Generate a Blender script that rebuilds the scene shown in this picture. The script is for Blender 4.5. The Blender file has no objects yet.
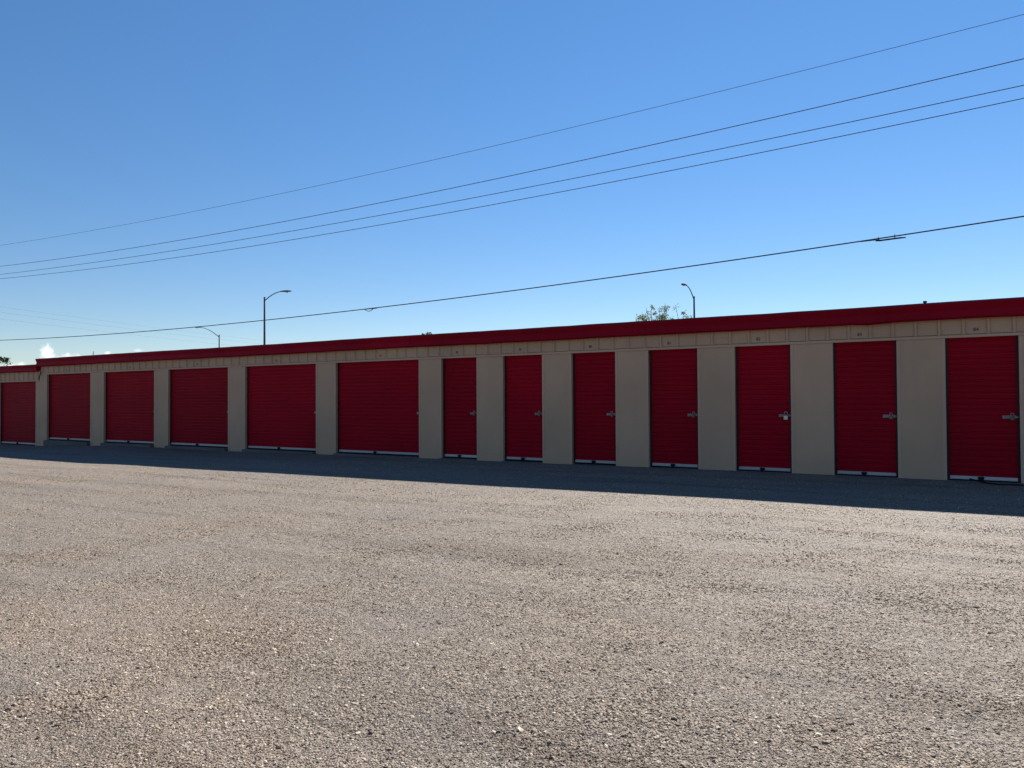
import bpy, bmesh, math, random
from mathutils import Vector, Matrix, noise
R = math.radians
random.seed(7)
scene = bpy.context.scene
col = scene.collection

# ------------------------------------------------------------------ helpers
def lerp(a, b, t): return a + (b - a) * t
def pw(x, pts):
    """smooth piecewise interpolation through (x, value) points, ascending x"""
    if x <= pts[0][0]: return pts[0][1]
    if x >= pts[-1][0]: return pts[-1][1]
    for (a, va), (b, vb) in zip(pts, pts[1:]):
        if a <= x <= b:
            t = (x - a) / (b - a); t = t * t * (3 - 2 * t)
            return lerp(va, vb, t)

def tag(o, label=None, cat=None, group=None, kind=None):
    if label: o['label'] = label
    if cat: o['category'] = cat
    if group: o['group'] = group
    if kind: o['kind'] = kind
    return o

def empty(name, loc, rz=0):
    o = bpy.data.objects.new(name, None); col.objects.link(o)
    o.location = loc; o.rotation_euler = (0, 0, rz); o.empty_display_size = .2
    return o

class MB:
    def __init__(s): s.bm = bmesh.new()
    def box(s, x0, x1, y0, y1, z0, z1, bevel=0):
        v = [s.bm.verts.new(p) for p in ((x0,y0,z0),(x1,y0,z0),(x1,y1,z0),(x0,y1,z0),(x0,y0,z1),(x1,y0,z1),(x1,y1,z1),(x0,y1,z1))]
        fs = [s.bm.faces.new([v[i] for i in f]) for f in ((0,3,2,1),(4,5,6,7),(0,1,5,4),(1,2,6,5),(2,3,7,6),(3,0,4,7))]
        if bevel:
            es = list({e for f in fs for e in f.edges})
            bmesh.ops.bevel(s.bm, geom=es, offset=bevel, segments=1, affect='EDGES')
        return s
    def tube(s, pts, rad, n=8, cap=True):
        """tube along points; rad is a number or list"""
        pts = [Vector(p) for p in pts]; k = len(pts)
        if not hasattr(rad, '__len__'): rad = [rad] * k
        rings = []; ref = None
        for i, p in enumerate(pts):
            d = (pts[min(i+1, k-1)] - pts[max(i-1, 0)]).normalized()
            if ref is None:
                ref = Vector((0,0,1)) if abs(d.z) < .9 else Vector((1,0,0))
            a = d.cross(ref).normalized(); b = a.cross(d).normalized(); ref = b
            rings.append([s.bm.verts.new(p + (a*math.cos(t)+b*math.sin(t))*rad[i]) for t in [2*math.pi*j/n for j in range(n)]])
        for r0, r1 in zip(rings, rings[1:]):
            for j in range(n):
                s.bm.faces.new((r0[j], r0[(j+1)%n], r1[(j+1)%n], r1[j]))
        if cap:
            s.bm.faces.new(rings[0][::-1]); s.bm.faces.new(rings[-1])
        return s
    def extr(s, prof, x0, x1, nseg=1, wob=None, close=True):
        """profile of (y,z) points extruded along x; wob(x, i)->dz"""
        cols_ = []
        for k in range(nseg+1):
            x = lerp(x0, x1, k/nseg)
            cols_.append([s.bm.verts.new((x, y, z + (wob(x, i) if wob else 0))) for i, (y, z) in enumerate(prof)])
        m = len(prof)
        for a, b in zip(cols_, cols_[1:]):
            for i in range(m if close else m-1):
                s.bm.faces.new((a[i], a[(i+1)%m], b[(i+1)%m], b[i]))
        if close:
            s.bm.faces.new(cols_[0][::-1]); s.bm.faces.new(cols_[-1])
        return s
    def build(s, name, mat, parent=None, smooth=False, loc=None):
        bmesh.ops.recalc_face_normals(s.bm, faces=s.bm.faces)
        me = bpy.data.meshes.new(name); s.bm.to_mesh(me); s.bm.free()
        if mat: me.materials.append(mat)
        if smooth:
            for p in me.polygons: p.use_smooth = True
        o = bpy.data.objects.new(name, me); col.objects.link(o)
        if parent: o.parent = parent
        if loc: o.location = loc
        return o

# ------------------------------------------------------------------ node helpers
def new_mat(name):
    m = bpy.data.materials.new(name); m.use_nodes = True
    nt = m.node_tree
    return m, nt, nt.nodes['Principled BSDF']
def nd(nt, typ, **kw):
    n = nt.nodes.new(typ)
    for k, v in kw.items():
        if k.startswith('i_'):
            key = k[2:]
            key = int(key) if key.isdigit() else key.replace('_', ' ')
            n.inputs[key].default_value = v
        else: setattr(n, k, v)
    return n
def ramp(nt, stops, interp='LINEAR'):
    n = nt.nodes.new('ShaderNodeValToRGB'); n.color_ramp.interpolation = interp
    el = n.color_ramp.elements
    while len(el) < len(stops): el.new(.5)
    for e, (p, c) in zip(el, stops):
        e.position = p; e.color = (*c, 1) if len(c) == 3 else c
    return n
def mix(nt, a, b, fac, mode='MIX'):
    n = nt.nodes.new('ShaderNodeMix'); n.data_type = 'RGBA'; n.blend_type = mode
    for sock, v in ((n.inputs[0], fac), (n.inputs[6], a), (n.inputs[7], b)):
        if hasattr(v, 'type') and hasattr(v, 'is_linked'): nt.links.new(v, sock)
        else: sock.default_value = v if not hasattr(v, '__len__') else ((*v, 1) if len(v) == 3 else v)
    return n.outputs[2]
def math_(nt, op, a, b=None, c=None, clamp=False):
    n = nt.nodes.new('ShaderNodeMath'); n.operation = op; n.use_clamp = clamp
    for i, v in enumerate((a, b, c)):
        if v is None: continue
        if hasattr(v, 'is_linked'): nt.links.new(v, n.inputs[i])
        else: n.inputs[i].default_value = v
    return n.outputs[0]

def painted(name, base, rough=.5, var=.12, metallic=0, streak=True, spec=.5, dirt=(.30,.25,.20), dirt_amt=.15, bump=.0):
    m, nt, b = new_mat(name); L = nt.links
    geo = nd(nt, 'ShaderNodeNewGeometry')
    mp = nd(nt, 'ShaderNodeMapping'); mp.inputs['Scale'].default_value = (6, 6, .7 if streak else 6)
    L.new(geo.outputs['Position'], mp.inputs['Vector'])
    n1 = nd(nt, 'ShaderNodeTexNoise', i_Scale=1.0, i_Detail=5.0, i_Roughness=.6); L.new(mp.outputs[0], n1.inputs['Vector'])
    n2 = nd(nt, 'ShaderNodeTexNoise', i_Scale=.9, i_Detail=4.0); L.new(geo.outputs['Position'], n2.inputs['Vector'])
    lo = tuple(c*(1-var) for c in base); hi = tuple(min(1, c*(1+var)) for c in base)
    r1 = ramp(nt, [(.3, lo), (.7, hi)]); L.new(n2.outputs[0], r1.inputs[0])
    r2 = ramp(nt, [(.52, (0,0,0)), (.75, (1,1,1))]); L.new(n1.outputs[0], r2.inputs[0])
    f = math_(nt, 'MULTIPLY', r2.outputs[0], dirt_amt)
    c = mix(nt, r1.outputs[0], tuple(dirt[i]*.6+base[i]*.4 for i in range(3)), f)
    L.new(c, b.inputs['Base Color'])
    rr = nd(nt, 'ShaderNodeMapRange', i_To_Min=rough-.08, i_To_Max=rough+.12); L.new(n1.outputs[0], rr.inputs[0])
    L.new(rr.outputs[0], b.inputs['Roughness'])
    b.inputs['Metallic'].default_value = metallic
    b.inputs['Specular IOR Level'].default_value = spec
    if bump:
        n3 = nd(nt, 'ShaderNodeTexNoise', i_Scale=2.2, i_Detail=2.0); L.new(geo.outputs['Position'], n3.inputs['Vector'])
        bp = nd(nt, 'ShaderNodeBump', i_Strength=bump, i_Distance=.02); L.new(n3.outputs[0], bp.inputs['Height'])
        L.new(bp.outputs[0], b.inputs['Normal'])
    return m

BEIGE = painted('beige_metal', (.50,.325,.212), .65, .07, spec=.15, dirt_amt=.28, bump=.25)
BEIGE_T = painted('beige_trim', (.51,.335,.23), .6, .05, spec=.2, dirt_amt=.2)
RED = painted('red_door', (.305,.002,.014), .5, .10, spec=.06, dirt=(.16,.03,.035), dirt_amt=.2, bump=.08)
REDF = painted('red_fascia', (.25,.002,.013), .55, .12, spec=.08, dirt=(.10,.03,.03), dirt_amt=.3, bump=.5)
GALV = painted('galvanised', (.42,.40,.39), .45, .1, metallic=.35, dirt_amt=.35)
STEEL = painted('latch_steel', (.24,.225,.22), .5, .2, metallic=.4)
DARK = painted('black_rubber', (.012,.012,.014), .9, .1, spec=.1, dirt_amt=.03)
ROOF = painted('roof_metal', (.40,.38,.36), .5, .08)
CONC = painted('concrete', (.11,.095,.085), .85, .2, streak=False, dirt_amt=.4, bump=.4)
POLE = painted('pole_steel', (.05,.052,.056), .8, .1, spec=.1)
WIRE = painted('wire_black', (.02,.02,.022), .6, .1)
BRASS = painted('padlock_body', (.10,.085,.06), .4, .1, metallic=.6)
CHROME = painted('padlock_chrome', (.38,.37,.36), .35, .1, metallic=.8)
NUM = painted('number_paint', (.13,.03,.03), .5, .1)
BARK = painted('bark', (.10,.08,.06), .9, .2)
LAMPG = painted('lamp_lens', (.30,.30,.30), .3, .1)

# ------------------------------------------------------------------ ground
GX = [(-60,-.42),(-40,-.38),(-31,-.29),(-28,-.19),(-25,-.125),(-21,-.125),(-16,-.08),(-11,-.05),(-3,-.012),(10,-.0)]
def ground_z(x, y):
    z = pw(x, GX)
    z += .026*pw(x, [(-8,0),(0,1)])*pw(y, [(7,0),(10.5,1),(12.2,1),(14.8,0)])
    z += .02*pw(x, [(-25,1),(-17,0)])*pw(y, [(12,0),(15,1)])
    n = noise.noise(Vector((x*.11, y*.23, 3.1)))*.022 + noise.noise(Vector((x*.5, y*.9, 8.2)))*.010
    # shallow wheel ruts running obliquely past the doors
    a = y - .12*x
    for c in (4.6, 6.2, 8.0, 9.6):
        w = .5*noise.noise(Vector((x*.15, c, 0)))
        n -= .005*math.exp(-((a-c-w)/.22)**2)
    near = max(0, 1-max(0, y-13)/2.0) if y < 15 else 0
    return z + n*max(near, .15)

def coords(a, b, st, outs_lo, outs_hi):
    r = [v for v in outs_lo]; n = int((b-a)/st)
    r += [a + (b-a)*i/n for i in range(n+1)]
    return r + list(outs_hi)
xs = coords(-50, 14, .32, (-3000,-800,-300,-120,-70), (25,60,150,500,3000))
ys = coords(-6, 17, .2, (-3000,-800,-200,-60,-20,-10), (25,50,120,400,1500,4000))
bm = bmesh.new()
grid = [[bm.verts.new((x, y, ground_z(x, y))) for x in xs] for y in ys]
for j in range(len(ys)-1):
    for i in range(len(xs)-1):
        bm.faces.new((grid[j][i], grid[j][i+1], grid[j+1][i+1], grid[j+1][i]))
me = bpy.data.meshes.new('ground'); bm.to_mesh(me); bm.free()
for p in me.polygons: p.use_smooth = True
ground = bpy.data.objects.new('ground', me); col.objects.link(ground); tag(ground, kind='structure')

def vary(m, amt):
    """each painted piece has faded a little differently"""
    nt = m.node_tree; b = nt.nodes['Principled BSDF']; src = b.inputs['Base Color'].links[0].from_socket
    oi = nd(nt, 'ShaderNodeObjectInfo'); mr_ = nd(nt, 'ShaderNodeMapRange', i_To_Min=1-amt, i_To_Max=1+amt)
    nt.links.new(oi.outputs['Random'], mr_.inputs[0]); cc = nd(nt, 'ShaderNodeCombineColor')
    for i in range(3): nt.links.new(mr_.outputs[0], cc.inputs[i])
    nt.links.new(mix(nt, src, cc.outputs[0], 1.0, 'MULTIPLY'), b.inputs['Base Color'])
vary(RED, .10); vary(REDF, .07); vary(BEIGE, .035); vary(GALV, .15)

def patch_color(nt, pos):
    """slow colour drift of the yard: grey gravel, browner dust, disturbed wheel streaks"""
    L = nt.links
    nA = nd(nt, 'ShaderNodeTexNoise', i_Scale=.55, i_Detail=4.0, i_Roughness=.6); L.new(pos, nA.inputs['Vector'])
    rA = ramp(nt, [(.36, (.92,.95,1.0)), (.5, (1.0,1.0,1.0)), (.66, (1.035,1.0,.955))]); L.new(nA.outputs[0], rA.inputs[0])
    mp = nd(nt, 'ShaderNodeMapping'); mp.inputs['Rotation'].default_value = (0,0,R(-29)); mp.inputs['Scale'].default_value = (.12, 1.5, 1)
    L.new(pos, mp.inputs['Vector'])
    nB = nd(nt, 'ShaderNodeTexNoise', i_Scale=1.0, i_Detail=5.0, i_Roughness=.55, i_Distortion=.6); L.new(mp.outputs[0], nB.inputs['Vector'])
    rB = ramp(nt, [(.32, (.78,.755,.735)), (.47, (.98,.98,.98)), (.6, (1.06,1.05,1.04))]); L.new(nB.outputs[0], rB.inputs[0])
    mp2 = nd(nt, 'ShaderNodeMapping'); mp2.inputs['Rotation'].default_value = (0,0,R(-35)); mp2.inputs['Scale'].default_value = (.30, 5.5, 1)
    L.new(pos, mp2.inputs['Vector'])
    nC = nd(nt, 'ShaderNodeTexNoise', i_Scale=1.0, i_Detail=3.0, i_Roughness=.5, i_Distortion=.8); L.new(mp2.outputs[0], nC.inputs['Vector'])
    rC = ramp(nt, [(.25, (.66,.62,.59)), (.37, (1,1,1))]); L.new(nC.outputs[0], rC.inputs[0])
    ab = mix(nt, rA.outputs[0], rB.outputs[0], 1.0, 'MULTIPLY')
    return mix(nt, ab, rC.outputs[0], 1.0, 'MULTIPLY')

GROUND_GAIN = .645
def stone_ramp(nt):
    st = [(0, (.085,.072,.065)), (.15, (.19,.162,.142)), (.35, (.27,.232,.198)), (.55, (.34,.298,.255)),
          (.72, (.29,.248,.222)), (.86, (.43,.388,.338)), (.96, (.56,.525,.48)), (1, (.74,.70,.65))]
    return ramp(nt, [(p_, tuple(v_*GROUND_GAIN*w_ for v_, w_ in zip(c_, (1.04, .985, .90)))) for p_, c_ in st])
gm, nt, b = new_mat('gravel_ground'); L = nt.links
geo = nd(nt, 'ShaderNodeNewGeometry'); pos = geo.outputs['Position']
# slightly warped lookup so that cells are not regular
nw = nd(nt, 'ShaderNodeTexNoise', i_Scale=30.0, i_Detail=2.0); L.new(pos, nw.inputs['Vector'])
wv = nd(nt, 'ShaderNodeVectorMath', operation='MULTIPLY_ADD'); L.new(nw.outputs['Color'], wv.inputs[0]); wv.inputs[1].default_value = (.02,.02,.02); L.new(pos, wv.inputs[2])
def vor(scale, feature='F1'):
    v = nd(nt, 'ShaderNodeTexVoronoi', feature=feature, i_Scale=scale); L.new(wv.outputs[0], v.inputs['Vector']); return v
v1 = vor(88); v2 = vor(165); v3 = vor(42)
sep = nd(nt, 'ShaderNodeSeparateColor'); L.new(v1.outputs['Color'], sep.inputs[0])
sep2 = nd(nt, 'ShaderNodeSeparateColor'); L.new(v2.outputs['Color'], sep2.inputs[0])
sep3 = nd(nt, 'ShaderNodeSeparateColor'); L.new(v3.outputs['Color'], sep3.inputs[0])
r1 = stone_ramp(nt); L.new(sep.outputs[0], r1.inputs[0])
r2 = stone_ramp(nt); L.new(sep2.outputs[0], r2.inputs[0])
r3 = stone_ramp(nt); L.new(sep3.outputs[1], r3.inputs[0])
pick = math_(nt, 'GREATER_THAN', sep.outputs[1], .45)
c = mix(nt, r1.outputs[0], r2.outputs[0], pick)
big = math_(nt, 'GREATER_THAN', sep3.outputs[0], .90)
c = mix(nt, c, r3.outputs[0], big)
# dust between stones
nd1 = nd(nt, 'ShaderNodeTexNoise', i_Scale=3.2, i_Detail=6.0, i_Roughness=.7); L.new(pos, nd1.inputs['Vector'])
rd = ramp(nt, [(.42, (0,0,0)), (.68, (.55,.55,.55))]); L.new(nd1.outputs[0], rd.inputs[0])
c = mix(nt, c, tuple(v_*GROUND_GAIN for v_ in (.35,.285,.23)), rd.outputs[0])
c = mix(nt, c, patch_color(nt, pos), 1.0, 'MULTIPLY')
L.new(c, b.inputs['Base Color'])
b.inputs['Roughness'].default_value = .85; b.inputs['Specular IOR Level'].default_value = .3
# heights: domes per stone at three sizes
def dome(v, k):
    return math_(nt, 'MULTIPLY', math_(nt, 'SUBTRACT', 1.0, v.outputs['Distance'], clamp=True), k)
h = math_(nt, 'ADD', dome(v1, .0075), dome(v2, .004))
h = math_(nt, 'ADD', h, math_(nt, 'MULTIPLY', dome(v3, .015), big))
h = math_(nt, 'ADD', h, math_(nt, 'MULTIPLY', sep.outputs[2], .004))
n5 = nd(nt, 'ShaderNodeTexNoise', i_Scale=9.0, i_Detail=4.0); L.new(pos, n5.inputs['Vector'])
h = math_(nt, 'ADD', h, math_(nt, 'MULTIPLY', n5.outputs[0], .03))
bp = nd(nt, 'ShaderNodeBump', i_Strength=.9, i_Distance=1.0); L.new(h, bp.inputs['Height']); L.new(bp.outputs[0], b.inputs['Normal'])
ground.data.materials.append(gm)

# loose stones: real geometry scattered over the yard in front of the camera (nobody could count them)
sm, nt, b = new_mat('gravel_stone'); L = nt.links
at = nd(nt, 'ShaderNodeAttribute', attribute_type='INSTANCER', attribute_name='tone')
r1 = stone_ramp(nt); L.new(at.outputs['Fac'], r1.inputs[0])
geo = nd(nt, 'ShaderNodeNewGeometry')
c = mix(nt, r1.outputs[0], patch_color(nt, geo.outputs['Position']), 1.0, 'MULTIPLY')
n6 = nd(nt, 'ShaderNodeTexNoise', i_Scale=260.0, i_Detail=3.0); L.new(geo.outputs['Position'], n6.inputs['Vector'])
rq = ramp(nt, [(.3, (.8,.8,.8)), (.7, (1.15,1.15,1.15))]); L.new(n6.outputs[0], rq.inputs[0])
c = mix(nt, c, rq.outputs[0], 1.0, 'MULTIPLY')
c = mix(nt, c, (1.42, 1.34, 1.24), 1.0, 'MULTIPLY')
L.new(c, b.inputs['Base Color']); b.inputs['Roughness'].default_value = .8; b.inputs['Specular IOR Level'].default_value = .25

AZ0 = math.atan2(-.5296, .848)            # view heading in the yard's frame
bm = bmesh.new(); dl = bm.verts.layers.float.new('dens')
NR, NA = 46, 60
rows = []
for j in range(NR+1):
    r_ = 2.0 * (20/2.0)**(j/NR); row = []
    for i in range(NA+1):
        a = AZ0 + lerp(-R(50), R(50), i/NA)
        x, y = r_*math.sin(a), r_*math.cos(a); y = min(y, 15.0)
        v = bm.verts.new((x, y, ground_z(x, y)))
        v[dl] = min(14000., 14000*(3.2/r_)**2.0) * (1 if y < 14.95 else .5)
        row.append(v)
    rows.append(row)
for j in range(NR):
    for i in range(NA):
        f = (rows[j][i], rows[j][i+1], rows[j+1][i+1], rows[j+1][i])
        if all(v.co.y > 14.99 for v in f): continue
        try: bm.faces.new(f[::-1])
        except ValueError: pass
me = bpy.data.meshes.new('gravel_stones'); bm.to_mesh(me); bm.free()
gs = bpy.data.objects.new('gravel_stones', me); col.objects.link(gs)
tag(gs, 'loose grey and tan crushed gravel stones covering the yard', 'gravel', kind='stuff')
me.materials.append(sm)
ng = bpy.data.node_groups.new('scatter', 'GeometryNodeTree')
ng.interface.new_socket('Geometry', in_out='INPUT', socket_type='NodeSocketGeometry')
ng.interface.new_socket('Geometry', in_out='OUTPUT', socket_type='NodeSocketGeometry')
N, K = ng.nodes, ng.links
gi, go = N.new('NodeGroupInput'), N.new('NodeGroupOutput')
dp = N.new('GeometryNodeDistributePointsOnFaces'); dp.inputs['Seed'].default_value = 4
na = N.new('GeometryNodeInputNamedAttribute'); na.data_type = 'FLOAT'; na.inputs[0].default_value = 'dens'
K.new(gi.outputs[0], dp.inputs['Mesh']); K.new(na.outputs[0], dp.inputs['Density'])
join = N.new('GeometryNodeJoinGeometry')
for k in range(7):
    ico = N.new('GeometryNodeMeshIcoSphere'); ico.inputs['Subdivisions'].default_value = 2; ico.inputs['Radius'].default_value = 1
    sp = N.new('GeometryNodeSetPosition')
    nz = N.new('ShaderNodeTexNoise'); nz.inputs['Scale'].default_value = .75; nz.inputs['Detail'].default_value = 1.5
    ps = N.new('GeometryNodeInputPosition')
    ad = N.new('ShaderNodeVectorMath'); ad.inputs[1].default_value = (k*7.3, k*3.1, k*5.7); K.new(ps.outputs[0], ad.inputs[0])
    K.new(ad.outputs[0], nz.inputs['Vector'])
    sb = N.new('ShaderNodeVectorMath'); sb.operation = 'SUBTRACT'; K.new(nz.outputs['Color'], sb.inputs[0]); sb.inputs[1].default_value = (.5,.5,.5)
    sc = N.new('ShaderNodeVectorMath'); sc.operation = 'SCALE'; sc.inputs['Scale'].default_value = 2.4; K.new(sb.outputs[0], sc.inputs[0])
    K.new(sc.outputs[0], sp.inputs['Offset']); K.new(ico.outputs[0], sp.inputs['Geometry'])
    ss = N.new('GeometryNodeSetShadeSmooth'); ss.inputs['Shade Smooth'].default_value = False; K.new(sp.outputs[0], ss.inputs['Geometry'])
    stm = N.new('GeometryNodeSetMaterial'); stm.inputs['Material'].default_value = sm; K.new(ss.outputs[0], stm.inputs[0])
    g2i = N.new('GeometryNodeGeometryToInstance'); K.new(stm.outputs[0], g2i.inputs[0]); K.new(g2i.outputs[0], join.inputs[0])
iop = N.new('GeometryNodeInstanceOnPoints'); iop.inputs['Pick Instance'].default_value = True
K.new(dp.outputs['Points'], iop.inputs['Points']); K.new(join.outputs[0], iop.inputs['Instance'])
rr = N.new('FunctionNodeRandomValue'); rr.data_type = 'FLOAT_VECTOR'; rr.inputs[0].default_value = (-.5,-.5,0); rr.inputs[1].default_value = (.5,.5,6.28)
K.new(rr.outputs[0], iop.inputs['Rotation'])
r0 = N.new('FunctionNodeRandomValue'); r0.data_type = 'FLOAT'; r0.inputs[2].default_value = 0; r0.inputs[3].default_value = 1; r0.inputs['Seed'].default_value = 11
pwn = N.new('ShaderNodeMath'); pwn.operation = 'POWER'; K.new(r0.outputs[1], pwn.inputs[0]); pwn.inputs[1].default_value = 2.2
mr = N.new('ShaderNodeMapRange'); mr.inputs['To Min'].default_value = .0028; mr.inputs['To Max'].default_value = .0074; K.new(pwn.outputs[0], mr.inputs[0])
pw2 = N.new('ShaderNodeMath'); pw2.operation = 'POWER'; K.new(r0.outputs[1], pw2.inputs[0]); pw2.inputs[1].default_value = 220
ml2 = N.new('ShaderNodeMath'); ml2.operation = 'MULTIPLY_ADD'; K.new(pw2.outputs[0], ml2.inputs[0]); ml2.inputs[1].default_value = .007; K.new(mr.outputs[0], ml2.inputs[2])
cx = N.new('ShaderNodeCombineXYZ'); 
fl = N.new('ShaderNodeMath'); fl.operation = 'MULTIPLY'; K.new(ml2.outputs[0], fl.inputs[0]); fl.inputs[1].default_value = .50
K.new(ml2.outputs[0], cx.inputs[0]); K.new(ml2.outputs[0], cx.inputs[1]); K.new(fl.outputs[0], cx.inputs[2])
pn = N.new('ShaderNodeTexNoise'); pn.inputs['Scale'].default_value = 1.1; pn.inputs['Detail'].default_value = 3
pm = N.new('ShaderNodeMapRange'); pm.inputs['From Min'].default_value = .35; pm.inputs['From Max'].default_value = .65; pm.inputs['To Min'].default_value = .72; pm.inputs['To Max'].default_value = 1.3
K.new(pn.outputs[0], pm.inputs[0])
sv = N.new('ShaderNodeVectorMath'); sv.operation = 'SCALE'; K.new(cx.outputs[0], sv.inputs[0]); K.new(pm.outputs[0], sv.inputs['Scale'])
K.new(sv.outputs[0], iop.inputs['Scale'])
st = N.new('GeometryNodeStoreNamedAttribute'); st.data_type = 'FLOAT'; st.domain = 'INSTANCE'; st.inputs['Name'].default_value = 'tone'
rt = N.new('FunctionNodeRandomValue'); rt.data_type = 'FLOAT'; rt.inputs['Seed'].default_value = 23
K.new(iop.outputs[0], st.inputs['Geometry']); K.new(rt.outputs[1], st.inputs['Value'])
K.new(st.outputs[0], go.inputs[0])
md = gs.modifiers.new('scatter', 'NODES'); md.node_group = ng

# ------------------------------------------------------------------ storage buildings (long axis = x, front faces -y)
WY = 15.292                       # front wall plane
REC = .13                         # depth of the door recess
def curtain(mb, x0, x1, z0, z1, y, pitch=.0985):
    """roll-up curtain: horizontal corrugation"""
    prof = []; z = z0
    while z < z1 - .001:
        for dz, dy in ((0, 0), (.048, 0), (.057, -.019), (.078, -.019), (.087, 0)):
            if z + dz < z1: prof.append((y + dy, z + dz))
        z += pitch
    prof.append((y, z1)); prof += [(y + .02, z1), (y + .02, z0)]
    mb.extr(prof, x0, x1)
    return mb

def number_mesh(txt, size):
    cu = bpy.data.curves.new('unit_number', 'FONT'); cu.body = txt; cu.size = size; cu.align_x = 'CENTER'; cu.align_y = 'CENTER'; cu.extrude = .002; cu.offset = .0018
    o = bpy.data.objects.new('unit_number_src', cu); col.objects.link(o)
    dg = bpy.context.evaluated_depsgraph_get(); dg.update()
    me = bpy.data.meshes.new_from_object(o.evaluated_get(dg))
    bpy.data.objects.remove(o); me.name = 'unit_number'
    me.materials.clear(); me.materials.append(NUM)
    return me

def padlock_mesh(chrome):
    pass

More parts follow.
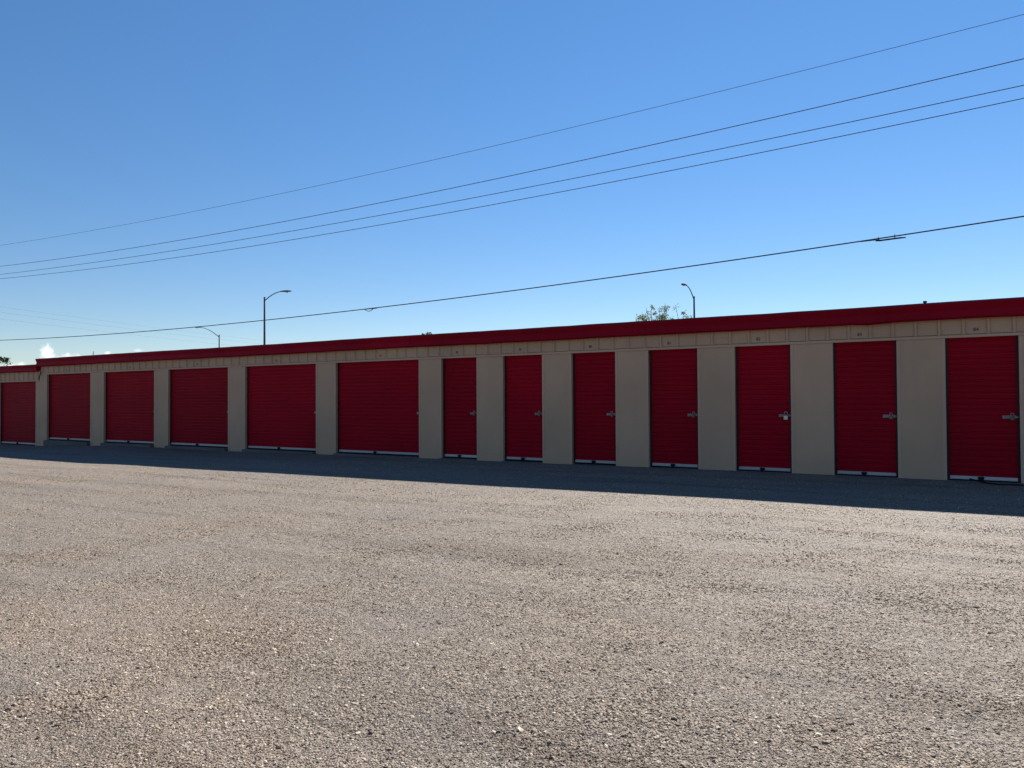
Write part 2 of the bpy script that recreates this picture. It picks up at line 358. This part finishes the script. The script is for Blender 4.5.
door_n = {}
def building(name, x0, x1, dz, z_ftop, z_fbot, openings, rib0s, label, wobble_seed, base_z):
    B = empty(name, ((x0+x1)/2, WY, dz)); tag(B, label, 'storage building')
    ox, oy = (x0+x1)/2, WY
    def par(o):                       # meshes are written in yard coordinates
        o.parent = B; o.location = (-ox, -oy, 0); return o
    ztop = 2.448                      # door head
    # wall panels between the openings
    xs_ = [x0] + [v for o in openings for v in (o[0], o[1])] + [x1]
    for a, c in zip(xs_[0::2], xs_[1::2]):
        mb = MB(); mb.box(a, c, WY, WY+REC+.03, base_z-.35, ztop+.05)
        wl = par(mb.build('wall', BEIGE))
    # side and rear walls
    dpt = 9.0
    for q in ((x0+.02, x0+.12, WY+REC+.03, WY+dpt), (x1-.12, x1-.02, WY+REC+.03, WY+dpt)):
        mb = MB(); mb.box(*q, base_z-.3, 2.62); par(mb.build('side_wall', BEIGE))
    mb = MB(); mb.box(x0+.12, x1-.12, WY+dpt-.1, WY+dpt, base_z-.3, 2.61)
    par(mb.build('rear_wall', BEIGE))
    # header: ribbed short panels
    zt = z_fbot + .06; mb = MB()
    mb.box(x0, x1, WY+.024, WY+.06, ztop+.064, zt); mb.box(x0, x1, WY+.061, WY+.20, ztop+.054, zt)  # second box: added backing that stops sun leaking through the trim slot
    for r0_, lo, hi in rib0s:
        k0 = math.ceil((lo-r0_)/.3658); k = k0
        while r0_ + k*.3658 < hi:
            x = r0_ + k*.3658; k += 1
            if x < x0+.03 or x > x1-.03: continue
            w, t = .040, .016
            v = [mb.bm.verts.new(p) for z in (ztop+.056, zt) for p in ((x-w, WY+.0245, z), (x-t, WY-.014, z), (x+t, WY-.014, z), (x+w, WY+.0245, z))]
            for i in range(3): mb.bm.faces.new((v[i], v[i+1], v[i+5], v[i+4]))
            mb.bm.faces.new((v[3], v[2], v[1], v[0])); mb.bm.faces.new((v[4], v[5], v[6], v[7]))
    par(mb.build('header_panel', BEIGE))
    mb = MB(); mb.box(x0, x1, WY-.026, WY+.01, ztop+.003, ztop+.05, .002)
    par(mb.build('header_trim', BEIGE_T))
    # concrete slab
    mb = MB(); mb.box(x0+.02, x1-.02, WY+REC+.031, WY+dpt-.12, base_z-.25, base_z+.02)
    par(mb.build('concrete_slab', CONC))
    for o in openings:
        mb = MB(); mb.box(o[0]+.002, o[1]-.002, WY-.13, WY+REC+.03, base_z-.3, base_z+.022, .008)
        par(mb.build('door_sill', CONC))
    # fascia / gutter with small dents and sags
    H = z_ftop - z_fbot
    def wob(x, i):
        a = noise.noise(Vector((x*.35, wobble_seed, 0)))*.012 + noise.noise(Vector((x*1.7, wobble_seed, 5)))*.005
        if i in (5, 6, 7):
            a += noise.noise(Vector((x*1.3, wobble_seed, 9)))*.008
            if -2.05 < x < -1.6: a -= .02*math.sin((x+2.05)/.45*math.pi)
        return a
    xa = x0-.02; n_ = 0
    while xa < x1+.02:
        xb = min(x1+.02, xa+3.05); t_ = .004*(n_ % 2); lap = .04 if n_ % 2 and xb < x1 else 0; n_ += 1
        prof = [(WY+.02, z_ftop-.004), (WY-.160-t_, z_ftop), (WY-.163-t_, z_ftop-.03), (WY-.122-t_, z_fbot+H*.56), (WY-.128-t_, z_fbot+H*.50),
                (WY-.146-t_, z_fbot+.035), (WY-.140-t_, z_fbot+.026), (WY-.105-t_, z_fbot), (WY+.02, z_fbot+.05)]
        mb = MB(); mb.extr(prof, xa-(lap if xa > x0 else 0), xb+lap, 14, wob)
        par(mb.build('fascia', REDF)); xa = xb
    # thin drip edge on top
    mb = MB(); mb.extr([(WY+.05, z_ftop+.004), (WY-.17, z_ftop+.012), (WY-.172, z_ftop-.006), (WY-.158, z_ftop-.004), (WY-.158, z_ftop+.002), (WY+.05, z_ftop-.002)],
                       x0-.03, x1+.03, max(2, int((x1-x0)/.22)), lambda x, i: wob(x, 0))
    par(mb.build('drip_edge', painted('drip_edge', (.05,.012,.015), .5, .1) if 'drip_edge' not in bpy.data.materials else bpy.data.materials['drip_edge']))
    mb = MB(); mb.extr([(WY+.055, z_ftop-.008), (WY+dpt+.1, z_ftop-.42), (WY+dpt+.1, z_ftop-.46), (WY+.055, z_ftop-.05)], x0-.02, x1+.02)
    par(mb.build('roof', ROOF))
    # openings: frame and roll-up door
    for (a, c, num, latch) in openings:
        y0 = WY-.006
        for q in ((a-.055, a-.0005), (c+.0005, c+.055)):
            mb = MB(); mb.box(*q, y0, WY-.0005, base_z-.2, ztop, .001); par(mb.build('door_jamb', BEIGE_T))
        mb = MB(); yd = WY+REC-.02
        D = par(curtain(mb, a+.03, c-.03, .066, ztop+.03, yd-.01).build('door', RED))
        mb = MB(); mb.box(a+.002, a+.036, yd-.045, yd+.03, base_z+.03, ztop+.02); g1 = mb
        o = g1.build('guide_rail', RAILM, D)
        mb = MB(); mb.box(c-.036, c-.002, yd-.045, yd+.03, base_z+.03, ztop+.02)
        mb.build('guide_rail', RAILM, D)
        mb = MB(); mb.box(a+.04, c-.04, yd-.034, yd-.003, .010, .066, .003); mb.box(a+.04, c-.04, yd-.046, yd-.034, .010, .022, .002)
        mb.build('bottom_bar', GALV, D)
        mb = MB(); mb.box(a+.038, c-.038, yd-.05, yd+.005, base_z+.026, .010)
        mb.build('rubber_seal', DARK, D)
        m_ = (a+c)/2 - .03*(c-a)
        mb = MB(); mb.box(m_-.045, m_+.045, yd-.072, yd-.035, .018, .062, .006); mb.box(m_-.03, m_+.03, yd-.062, yd-.035, -.005, .018, .004)
        mb.build('lift_handle', DARK, D)
        # slide latch near the right jamb
        zl = 1.085; xr = c-.012; w = .235 if latch != 2 else .12
        mb = MB(); mb.box(xr-w, xr-.03, yd-.034, yd-.022, zl-.028, zl+.028, .004)
        mb.box(xr-w+.03, xr-.005, yd-.047, yd-.0345, zl-.012, zl+.012, .003)
        mb.box(xr-w*.62, xr-w*.40, yd-.055, yd-.0475, zl-.026, zl+.026, .003)
        mb.box(xr-w+.02, xr-w+.045, yd-.058, yd-.0345, zl-.03, zl+.03, .003)
        mb.build('latch', STEEL, D)
        if num:
            me = num_meshes.setdefault(num, number_mesh(num, .082))
            n_ = bpy.data.objects.new('unit_number', me); col.objects.link(n_)
            n_.parent = B; n_.location = (num_x[num]-ox, WY+.0205-oy, ztop+.135)
            n_.rotation_euler = (R(90), 0, 0)
    return B

RAILM = painted('guide_rail', (.04,.012,.014), .6, .15, spec=.2)
num_meshes = {}; num_x = {}
P0, W = -.6568, 1.0681; PN = 1.8288
ops = []
for i in range(-2, 7):
    a = P0 - PN*i; ops.append((a, a+W))
ops += [(-15.263,-12.351), (-19.019,-16.032), (-22.808,-19.811), (-26.536,-23.579), (-30.345,-27.387)]
ops.sort()
labels = ['72','73','74','75','76','77','78','79','80','81','82','83','84','85','86'][-len(ops):]
openings = []
for k, (a, c) in enumerate(ops):
    wide = c-a > 2
    num = labels[k] if a < 1 else None
    ph = -15.30 if wide or a < -13.5 else -.742
    if num:
        mid = (a+c)/2 if wide else a+.44
        j = math.floor((mid-ph)/.3658); num_x[num] = ph+(j+.5)*.3658
    openings.append((a, c, num, 2 if wide else 1))
END = 4.50
main = building('storage_building', -30.86, END, 0, 3.050, 2.757, openings, [(-15.30, -31.1, -13.0), (-.742, -13.0, 5)],
    'long beige metal storage building with a row of red roll-up doors under a red fascia', 1.3, -.05)
low = building('storage_building', -45.6, -30.87, -.245, 3.082, 2.822,
    [(-45.0,-42.0,None,2), (-41.3,-38.35,None,2), (-37.6,-34.65,None,2), (-34.02,-31.165,None,2)], [(-31.4, -46, -31)],
    'lower beige storage section with red roll-up doors at the left end of the row', 7.7, -.05)
low.location.z = -.245
# downspout stub and roof fittings
mb = MB(); mb.tube([(0,0,.15),(0,-.02,.05),(.0,-.05,-.02),(-.02,-.06,-.16)], .018, 8)
o = mb.build('downspout', POLE, main, True); o.location = (-30.72-main.location.x, -.04, 2.42)
mb = MB(); mb.tube([(0,0,-.1),(0,0,.075)], .022, 10); mb.tube([(0,0,.07),(0,0,.10)], [.036,.03], 10)
o = mb.build('roof_vent', DARK, main, True); o.location = (-.97-main.location.x, .25, 3.05)
mb = MB(); mb.tube([(0,0,-.1),(0,0,.20)], .012, 6)
o = mb.build('antenna', POLE, main); o.location = (-27.75-main.location.x, .3, 3.05)

# ------------------------------------------------------------------ padlocks hanging from the latches
def padlock(mat_body, x, lab, s=1.0):
    t = empty('padlock', (x, WY+REC-.02-.075, 1.118)); tag(t, lab, 'padlock', 'padlocks on the narrow doors')
    mb = MB(); mb.box(-.027*s, .027*s, -.014, .014, -.075*s, -.02*s, .005); mb.build('lock_body', mat_body, t)
    mb = MB(); pts = [(-.018*s,0,-.02*s),(-.018*s,0,.012*s)] + [(.018*s*math.cos(a), 0, .012*s+.018*s*math.sin(a)) for a in [math.pi*(1-k/6) for k in range(1,6)]] + [(.018*s,0,.012*s),(.018*s,0,-.02*s)]
    mb.tube(pts, .0045*s, 6); mb.build('shackle', CHROME, t, True)
    return t
nar = sorted([o for o in ops if o[1]-o[0] < 2 and o[0] < 1], reverse=True)
desc = ['dark padlock on the latch of the red door at the far right of the photo', 'dark padlock on the second narrow red door from the right',
        'chrome padlock with a long shackle on the third narrow red door from the right', 'black padlock on the narrow red door straight below the right street lamp',
        'black padlock on the fifth narrow red door from the right', 'black padlock on the second narrow red door from the wide doors',
        'small padlock on the narrow red door next to the wide doors']
for k, (a, c) in enumerate(nar):
    padlock(CHROME if k in (2,) else BRASS, c-.105, desc[k], 1.5 if k == 2 else 1.15)

# short black cord on the ground in front of the right door
mb = MB(); pts = []
for k in range(26):
    t = k/25; x = -.32 + .75*t; y = WY-.06-.42*math.sin(min(1, t*1.5)*math.pi/2) + .03*math.sin(t*9)
    pts.append((x, y, ground_z(x, y)+.016+ .03*max(0, 1-t*4)))
mb.tube(pts, .011, 8)
tag(mb.build('cord', DARK, None, True), 'short black cord lying on the ground in front of the rightmost red door', 'cord')

# ------------------------------------------------------------------ power lines
def wire(name, c, y, rad, lab, cat='power line', grp=None, x0=-130, x1=40, extra=None):
    mb = MB(); pts = []; k = 90
    for i in range(k+1):
        x = lerp(x0, x1, i/k)
        # spans end at poles outside the picture: parabola inside, mirrored sag beyond
        xx = x
        if x < -100: xx = -200 - x
        if x > 12: xx = 24 - x
        pts.append((x, y, c[0]*xx*xx + c[1]*xx + c[2]))
    mb.tube(pts, rad, 6)
    o = mb.build(name, WIRE, None, True)
    tag(o, lab, cat, grp); return o
G = 'overhead wires behind the buildings'
wire('power_line', (5.1107e-4, 3.8931e-2, 15.54), 34, .010, 'thin single wire highest across the sky above the building', 'wire', G)
wire('power_line', (5.5911e-4, 4.5760e-2, 13.878), 34, .017, 'upper wire of the close set of three crossing the sky', 'wire', G)
wire('power_line', (4.5930e-4, 3.4975e-2, 12.905), 34, .016, 'middle wire of the close set of three crossing the sky', 'wire', G)
wire('power_line', (5.4562e-4, 4.0146e-2, 12.414), 34, .016, 'lowest wire of the close set of three crossing the sky', 'wire', G)
cab = (5.391e-4, 5.5009e-2, 8.0119)
cz = lambda x: cab[0]*x*x + cab[1]*x + cab[2]
cable = empty('cable', (0, 34, 0)); tag(cable, 'thick low cable with splices sagging just above the roof line', 'cable')
mb = MB(); pts = []
for i in range(121):
    x = lerp(-130, 40, i/120); xx = x
    if x < -100: xx = -200 - x
    if x > 12: xx = 24 - x
    pts.append((x, 0, cz(xx)))
mb.tube(pts, .028, 6); mb.build('cable_strand', WIRE, cable, True)
mb = MB()      # long splice case lashed under the strand
mb.tube([(x, 0, cz(x)-.02-.04*(x+4.4)) for x in [-4.4+.1*k for k in range(0, 8)]], .016, 6)
mb.build('slack_loop', WIRE, cable, True)
mb = MB(); mb.tube([(-3.85,0,cz(-3.85)-.075),(-3.7,0,cz(-3.7)-.085),(-2.95,0,cz(-2.95)-.10),(-2.75,0,cz(-2.75)-.12)], [.02,.034,.034,.02], 8)
mb.tube([(-3.75,0,cz(-3.75)-.08),(-3.75,0,cz(-3.75)+.07)], .018, 6); mb.tube([(-3.15,0,cz(-3.15)-.09),(-3.15,0,cz(-3.15)+.07)], .018, 6)
mb.build('splice_case', DARK, cable, True)
mb = MB()
for s_ in (1, -1):
    mb.tube([(x, 0, cz(x) + (-.02 if s_ > 0 else -.02-.13*math.sin((x+31.57)/.72*math.pi))) for x in [-31.57+.06*k for k in range(13)]], .02, 6)
mb.tube([(-31.0,0,cz(-31.0)-.02),(-30.6,0,cz(-30.6)-.02)], .035, 6)
mb.build('slack_loop', WIRE, cable, True)

# distant wires of the cross street, far left
for k, (z, dx) in enumerate(((11.55, 0), (11.1, 1.2), (10.5, 2.4))):
    mb = MB(); pts = [(-92-dx-.19*(y-40), y, z + .00028*(y-95)**2 - .5) for y in range(-10, 240, 6)]
    mb.tube(pts, .0065, 5)
    tag(mb.build('power_line', WIRE, None, True), ['upper','middle','lower'][k] + ' faint far wire slanting down at the left edge of the sky', 'wire', 'faint far wires')

# ------------------------------------------------------------------ street lamps
def lamp(base, ztop, head, lab, arm_rise):
    t = empty('street_lamp', base); tag(t, lab, 'street lamp', 'street lamps behind the building')
    h = ztop-base[2]
    mb = MB(); mb.tube([(0,0,0),(0,0,h*.5),(0,0,h)], [.12,.085,.062], 12); mb.tube([(0,0,h),(0,0,h+.05)], [.075,.05], 12)
    mb.tube([(0,0,0),(0,0,.25)], [.24,.2], 12); mb.build('pole', POLE, t, True)
    d = Vector((head[0]-base[0], head[1]-base[1], 0)); hz = head[2]-base[2]
    z0 = h-.25; mb = MB(); pts = []
    for k in range(13):
        q = k/12; zz = z0 + (hz-z0)*(1-(1-q)**arm_rise)
        pts.append((d.x*q, d.y*q, zz))
    mb.tube(pts, [lerp(.042, .028, k/12) for k in range(13)], 8); mb.build('arm', POLE, t, True)
    u_ = d.normalized(); e = empty('x', (0,0,0)); bpy.data.objects.remove(e)
    mb = MB(); c0 = Vector((d.x, d.y, hz))
    ring = []
    prof = [(-.12,.04,.04),(.05,.09,.07),(.25,.15,.085),(.5,.16,.08),(.68,.11,.06),(.76,.03,.03)]
    side = Vector((-u_.y, u_.x, 0))
    for (l, w_, hh) in prof:
        c = c0 + u_*l; ring.append([mb.bm.verts.new(c + side*w_*math.cos(a) + Vector((0,0,hh*math.sin(a) if math.sin(a) > 0 else hh*.5*math.sin(a)))) for a in [2*math.pi*j/10 for j in range(10)]])
    for r0_, r1_ in zip(ring, ring[1:]):
        for j in range(10): mb.bm.faces.new((r0_[j], r0_[(j+1)%10], r1_[(j+1)%10], r1_[j]))
    mb.bm.faces.new(ring[0][::-1]); mb.bm.faces.new(ring[-1])
    hd = mb.build('lamp_head', POLE, t, True)
    mb = MB(); cc = c0 + u_*.4
    mb.tube([cc + Vector((0,0,-.03)), cc + Vector((0,0,-.075)), cc + Vector((0,0,-.10))], [.12,.10,.04], 10)
    mb.build('lens', LAMPG, hd, True)
lamp((-45.9, 38.65, -.1), 9.08, (-44.65, 39.2, 9.50), 'tall street lamp with a long arm reaching right, left of the photo centre', 1.8)
lamp((-18.45, 54.99, -.1), 8.85, (-18.55, 53.55, 9.55), 'street lamp with a steep arm beside the tree tops at right', 1.9)
lamp((-75.79, 57.28, -.1), 8.98, (-76.9, 55.6, 9.80), 'small distant street lamp with its arm reaching left', 1.7)

# ------------------------------------------------------------------ trees beyond the roof
def leaf_mat(name, a, c_):
    m, nt, b = new_mat(name); L = nt.links
    oi = nd(nt, 'ShaderNodeNewGeometry')
    n = nd(nt, 'ShaderNodeTexNoise', i_Scale=1.7, i_Detail=3.0); L.new(oi.outputs['Position'], n.inputs['Vector'])
    r = ramp(nt, [(.35, a), (.65, c_)]); L.new(n.outputs[0], r.inputs[0])
    L.new(r.outputs[0], b.inputs['Base Color']); b.inputs['Roughness'].default_value = .6
    tr = nd(nt, 'ShaderNodeBsdfTranslucent'); L.new(r.outputs[0], tr.inputs[0])
    mx = nd(nt, 'ShaderNodeMixShader'); mx.inputs[0].default_value = .35
    L.new(b.outputs[0], mx.inputs[1]); L.new(tr.outputs[0], mx.inputs[2]); L.new(mx.outputs[0], nt.nodes['Material Output'].inputs[0])
    return m
LEAF = leaf_mat('leaf_green', (.13,.165,.045), (.24,.26,.085)); LEAFD = leaf_mat('leaf_dark', (.03,.045,.022), (.06,.075,.035))
def leaf_clump(mb, c, rad, n, ls, rnd):
    for _ in range(n):
        d = Vector((rnd.gauss(0,1), rnd.gauss(0,1), rnd.gauss(0,1)))*rad*.55
        p = Vector(c)+d; a = Vector((rnd.uniform(-1,1), rnd.uniform(-1,1), rnd.uniform(-1,1))).normalized()
        b_ = a.orthogonal().normalized(); s = ls*rnd.uniform(.6,1.3)
        v = [mb.bm.verts.new(q) for q in (p-a*s, p+b_*s*.45, p+a*s, p-b_*s*.45)]
        mb.bm.faces.new(v)
def tree(base, shoots, lab, mat, seed, crown_h=None, crown_n=60, crown_r=1.5, tr=.14, ls=.085, nleaf=24):
    """shoots: tip points in world coords (upright leafy limbs), plus a hidden fuller lower crown"""
    rnd = random.Random(seed); t = empty('tree', base); tag(t, lab, 'tree', None)
    bz = Vector(base); tips = [Vector(s_[:3])-bz for s_ in shoots]
    top = max(v.z for v in tips); fork = top*.45
    mb = MB(); mb.tube([(0,0,0),(.05,0,fork*.5),(0,.04,fork)], [tr,tr*.8,tr*.6], 8)
    lf = MB()
    for tip, s_ in zip(tips, shoots):
        p0 = Vector((0,0,fork)); m1 = p0.lerp(tip, .45)+Vector((rnd.uniform(-.2,.2), rnd.uniform(-.2,.2), -.2))
        m2 = p0.lerp(tip, .75)+Vector((rnd.uniform(-.08,.08), rnd.uniform(-.1,.1), 0))
        mb.tube([p0, m1, m2, tip], [tr*.45, tr*.3, .022, .008], 5)
        L_ = s_[3]; k = s_[4]
        for j in range(k):
            q = rnd.random(); c = tip - Vector((0,0,1))*q*L_ + Vector((rnd.gauss(0,.16), rnd.gauss(0,.16), 0))*(.4+q)
            leaf_clump(lf, c, .10+.12*q, nleaf, ls*.8, rnd)
            mb.tube([m2.lerp(tip, rnd.random()), c], [.008,.004], 4)
    for _ in range(crown_n):
        a = rnd.uniform(0, 2*math.pi); r_ = crown_r*math.sqrt(rnd.random()); z = rnd.uniform(.45, crown_h or .72)*top
        c = Vector((r_*math.cos(a), r_*math.sin(a), z)); leaf_clump(lf, c, .42, 60, ls, rnd)
        mb.tube([(0,0,fork), c], [.03,.01], 4)
    mb.build('trunk', BARK, t, True); lf.build('crown', mat, t)
tree((-20.2, 51.5, -.1), [(-20.85,50.8,7.5,.6,4), (-20.61,51.0,7.85,.9,4), (-20.29,51.1,8.05,1.1,4), (-19.97,51.3,7.45,.5,3), (-19.71,51.3,7.85,1.0,4),
     (-19.38,51.5,8.1,1.1,5), (-19.19,51.5,7.9,.35,2), (-20.7,51,7.2,.5,3), (-19.5,51.4,7.3,.6,4)],
     'open leafy tree top showing over the roof left of the right street lamp', LEAF, 3, crown_h=.74, crown_r=1.3)
tree((-18.3, 52.2, -.1), [(-18.67,51.7,7.85,.15,1), (-18.22,51.9,7.4,.4,3), (-17.95,52.0,7.25,.35,2), (-18.94,51.6,7.0,.2,2)],
     'sparse thin tree top between the fuller tree and the right street lamp', LEAF, 5, crown_h=.78, crown_r=.8, crown_n=26, tr=.09)
tree((-43.4, 55.0, -.3), [(-43.65,54.9,7.35,.3,4), (-43.4,55.0,7.50,.4,5), (-43.1,55.1,7.32,.3,4)],
     'dark tip of a tree just peeking over the roof near the middle', LEAFD, 8, crown_h=.86, crown_r=1.2)
tree((-55.6, 22.6, -.5), [(-54.6,24.95,4.20,.15,4), (-54.7,24.6,4.26,.2,5), (-54.75,24.2,4.35,.4,5), (-54.9,23.8,4.7,.5,6), (-55.3,23.0,5.2,.8,6)],
     'dark leafy branch of a tree above the lower roof at the left edge', LEAFD, 12, crown_h=.8, crown_r=1.5, ls=.11)

# ------------------------------------------------------------------ sky, sun, camera
SUN_AZ, SUN_EL = -4.0, 35.2           # azimuth from +y towards +x
w = bpy.data.worlds.new('World'); scene.world = w; w.use_nodes = True
nt = w.node_tree; L = nt.links; bg = nt.nodes['Background']
sky = nd(nt, 'ShaderNodeTexSky', sky_type='NISHITA', sun_disc=False)
sky.sun_elevation = R(SUN_EL); sky.sun_rotation = R(SUN_AZ)
sky.altitude = 700; sky.air_density = 1.0; sky.dust_density = .0; sky.ozone_density = 3.0
tc = nd(nt, 'ShaderNodeTexCoord'); sx = nd(nt, 'ShaderNodeSeparateXYZ'); L.new(tc.outputs['Generated'], sx.inputs[0])
az = math_(nt, 'MULTIPLY', math_(nt, 'ARCTAN2', sx.outputs[0], sx.outputs[1]), 180/math.pi)
el = math_(nt, 'MULTIPLY', math_(nt, 'ARCSINE', sx.outputs[2]), 180/math.pi)
dens = None
for (a0, e0, sa, se) in ((-63.3,3.1,.55,.75), (-62.7,2.5,.8,.7), (-64.9,2.0,1.5,.6), (-62.0,2.75,.9,.40), (-59.8,3.12,.4,.16), (-58.1,3.40,.5,.15), (-68.5,2.6,2.5,1.1), (-74,3,3.0,1.6)):
    q = math_(nt, 'ADD', math_(nt, 'POWER', math_(nt, 'ABSOLUTE', math_(nt, 'DIVIDE', math_(nt, 'SUBTRACT', az, a0), sa)), 2),
              math_(nt, 'POWER', math_(nt, 'ABSOLUTE', math_(nt, 'DIVIDE', math_(nt, 'SUBTRACT', el, e0), se)), 2))
    q = math_(nt, 'SUBTRACT', 1.0, q)
    dens = q if dens is None else math_(nt, 'MAXIMUM', dens, q)
cn = nd(nt, 'ShaderNodeTexNoise', i_Scale=95.0, i_Detail=6.0, i_Roughness=.6); L.new(tc.outputs['Generated'], cn.inputs['Vector'])
dens = math_(nt, 'ADD', math_(nt, 'MAXIMUM', dens, -1.5), math_(nt, 'MULTIPLY', math_(nt, 'SUBTRACT', cn.outputs[0], .55), 4.5))
rc = ramp(nt, [(.0, (0,0,0)), (.35, (.2,.2,.2)), (1.0, (.8,.8,.8))]); L.new(dens, rc.inputs[0])
CLOUD = (9.0, 9.4, 9.8)
hs = nd(nt, 'ShaderNodeHueSaturation', i_Saturation=1.19); L.new(sky.outputs[0], hs.inputs['Color'])
hz = ramp(nt, [(0, (.84,.79,.80)), (.14, (.88,.85,.88)), (.36, (.97,.97,1.0)), (.55, (1.10,1.08,1.08))])   # sky brightness tinted by elevation: dimmed at the horizon, lifted higher up
L.new(math_(nt, 'MULTIPLY', sx.outputs[2], 1.0, clamp=True), hz.inputs[0])
sk = mix(nt, hs.outputs[0], hz.outputs[0], 1.0, 'MULTIPLY')
out = mix(nt, sk, CLOUD, rc.outputs[0])
L.new(out, bg.inputs['Color']); bg.inputs['Strength'].default_value = .0563

sd = bpy.data.lights.new('sun', 'SUN'); sd.energy = 5.0; sd.angle = R(.53); sd.color = (1, .94, .86)
so = bpy.data.objects.new('sun', sd); col.objects.link(so)
v = Vector((math.sin(R(SUN_AZ))*math.cos(R(SUN_EL)), math.cos(R(SUN_AZ))*math.cos(R(SUN_EL)), math.sin(R(SUN_EL))))
so.rotation_euler = v.to_track_quat('Z', 'Y').to_euler(); so.location = v*60

cd = bpy.data.cameras.new('camera'); cam = bpy.data.objects.new('camera', cd); col.objects.link(cam)
cd.sensor_fit = 'HORIZONTAL'; cd.sensor_width = 36; cd.lens = 36*765.78/1024; cd.clip_start = .05; cd.clip_end = 9000
fw = Vector((-.52962371, .84802797, .01863561)).normalized(); rt_ = Vector((.84810484, .52979752, -.00572459)).normalized()
up = rt_.cross(fw).normalized(); rt_ = fw.cross(up)
M = Matrix((rt_, up, -fw)).transposed().to_4x4(); M.translation = Vector((0, 0, 1.45)); cam.matrix_world = M
scene.camera = cam
vs = scene.view_settings; vs.view_transform = 'Standard'; vs.look = 'None'; vs.exposure = 1.15; vs.gamma = 1
scene.render.engine = 'CYCLES'
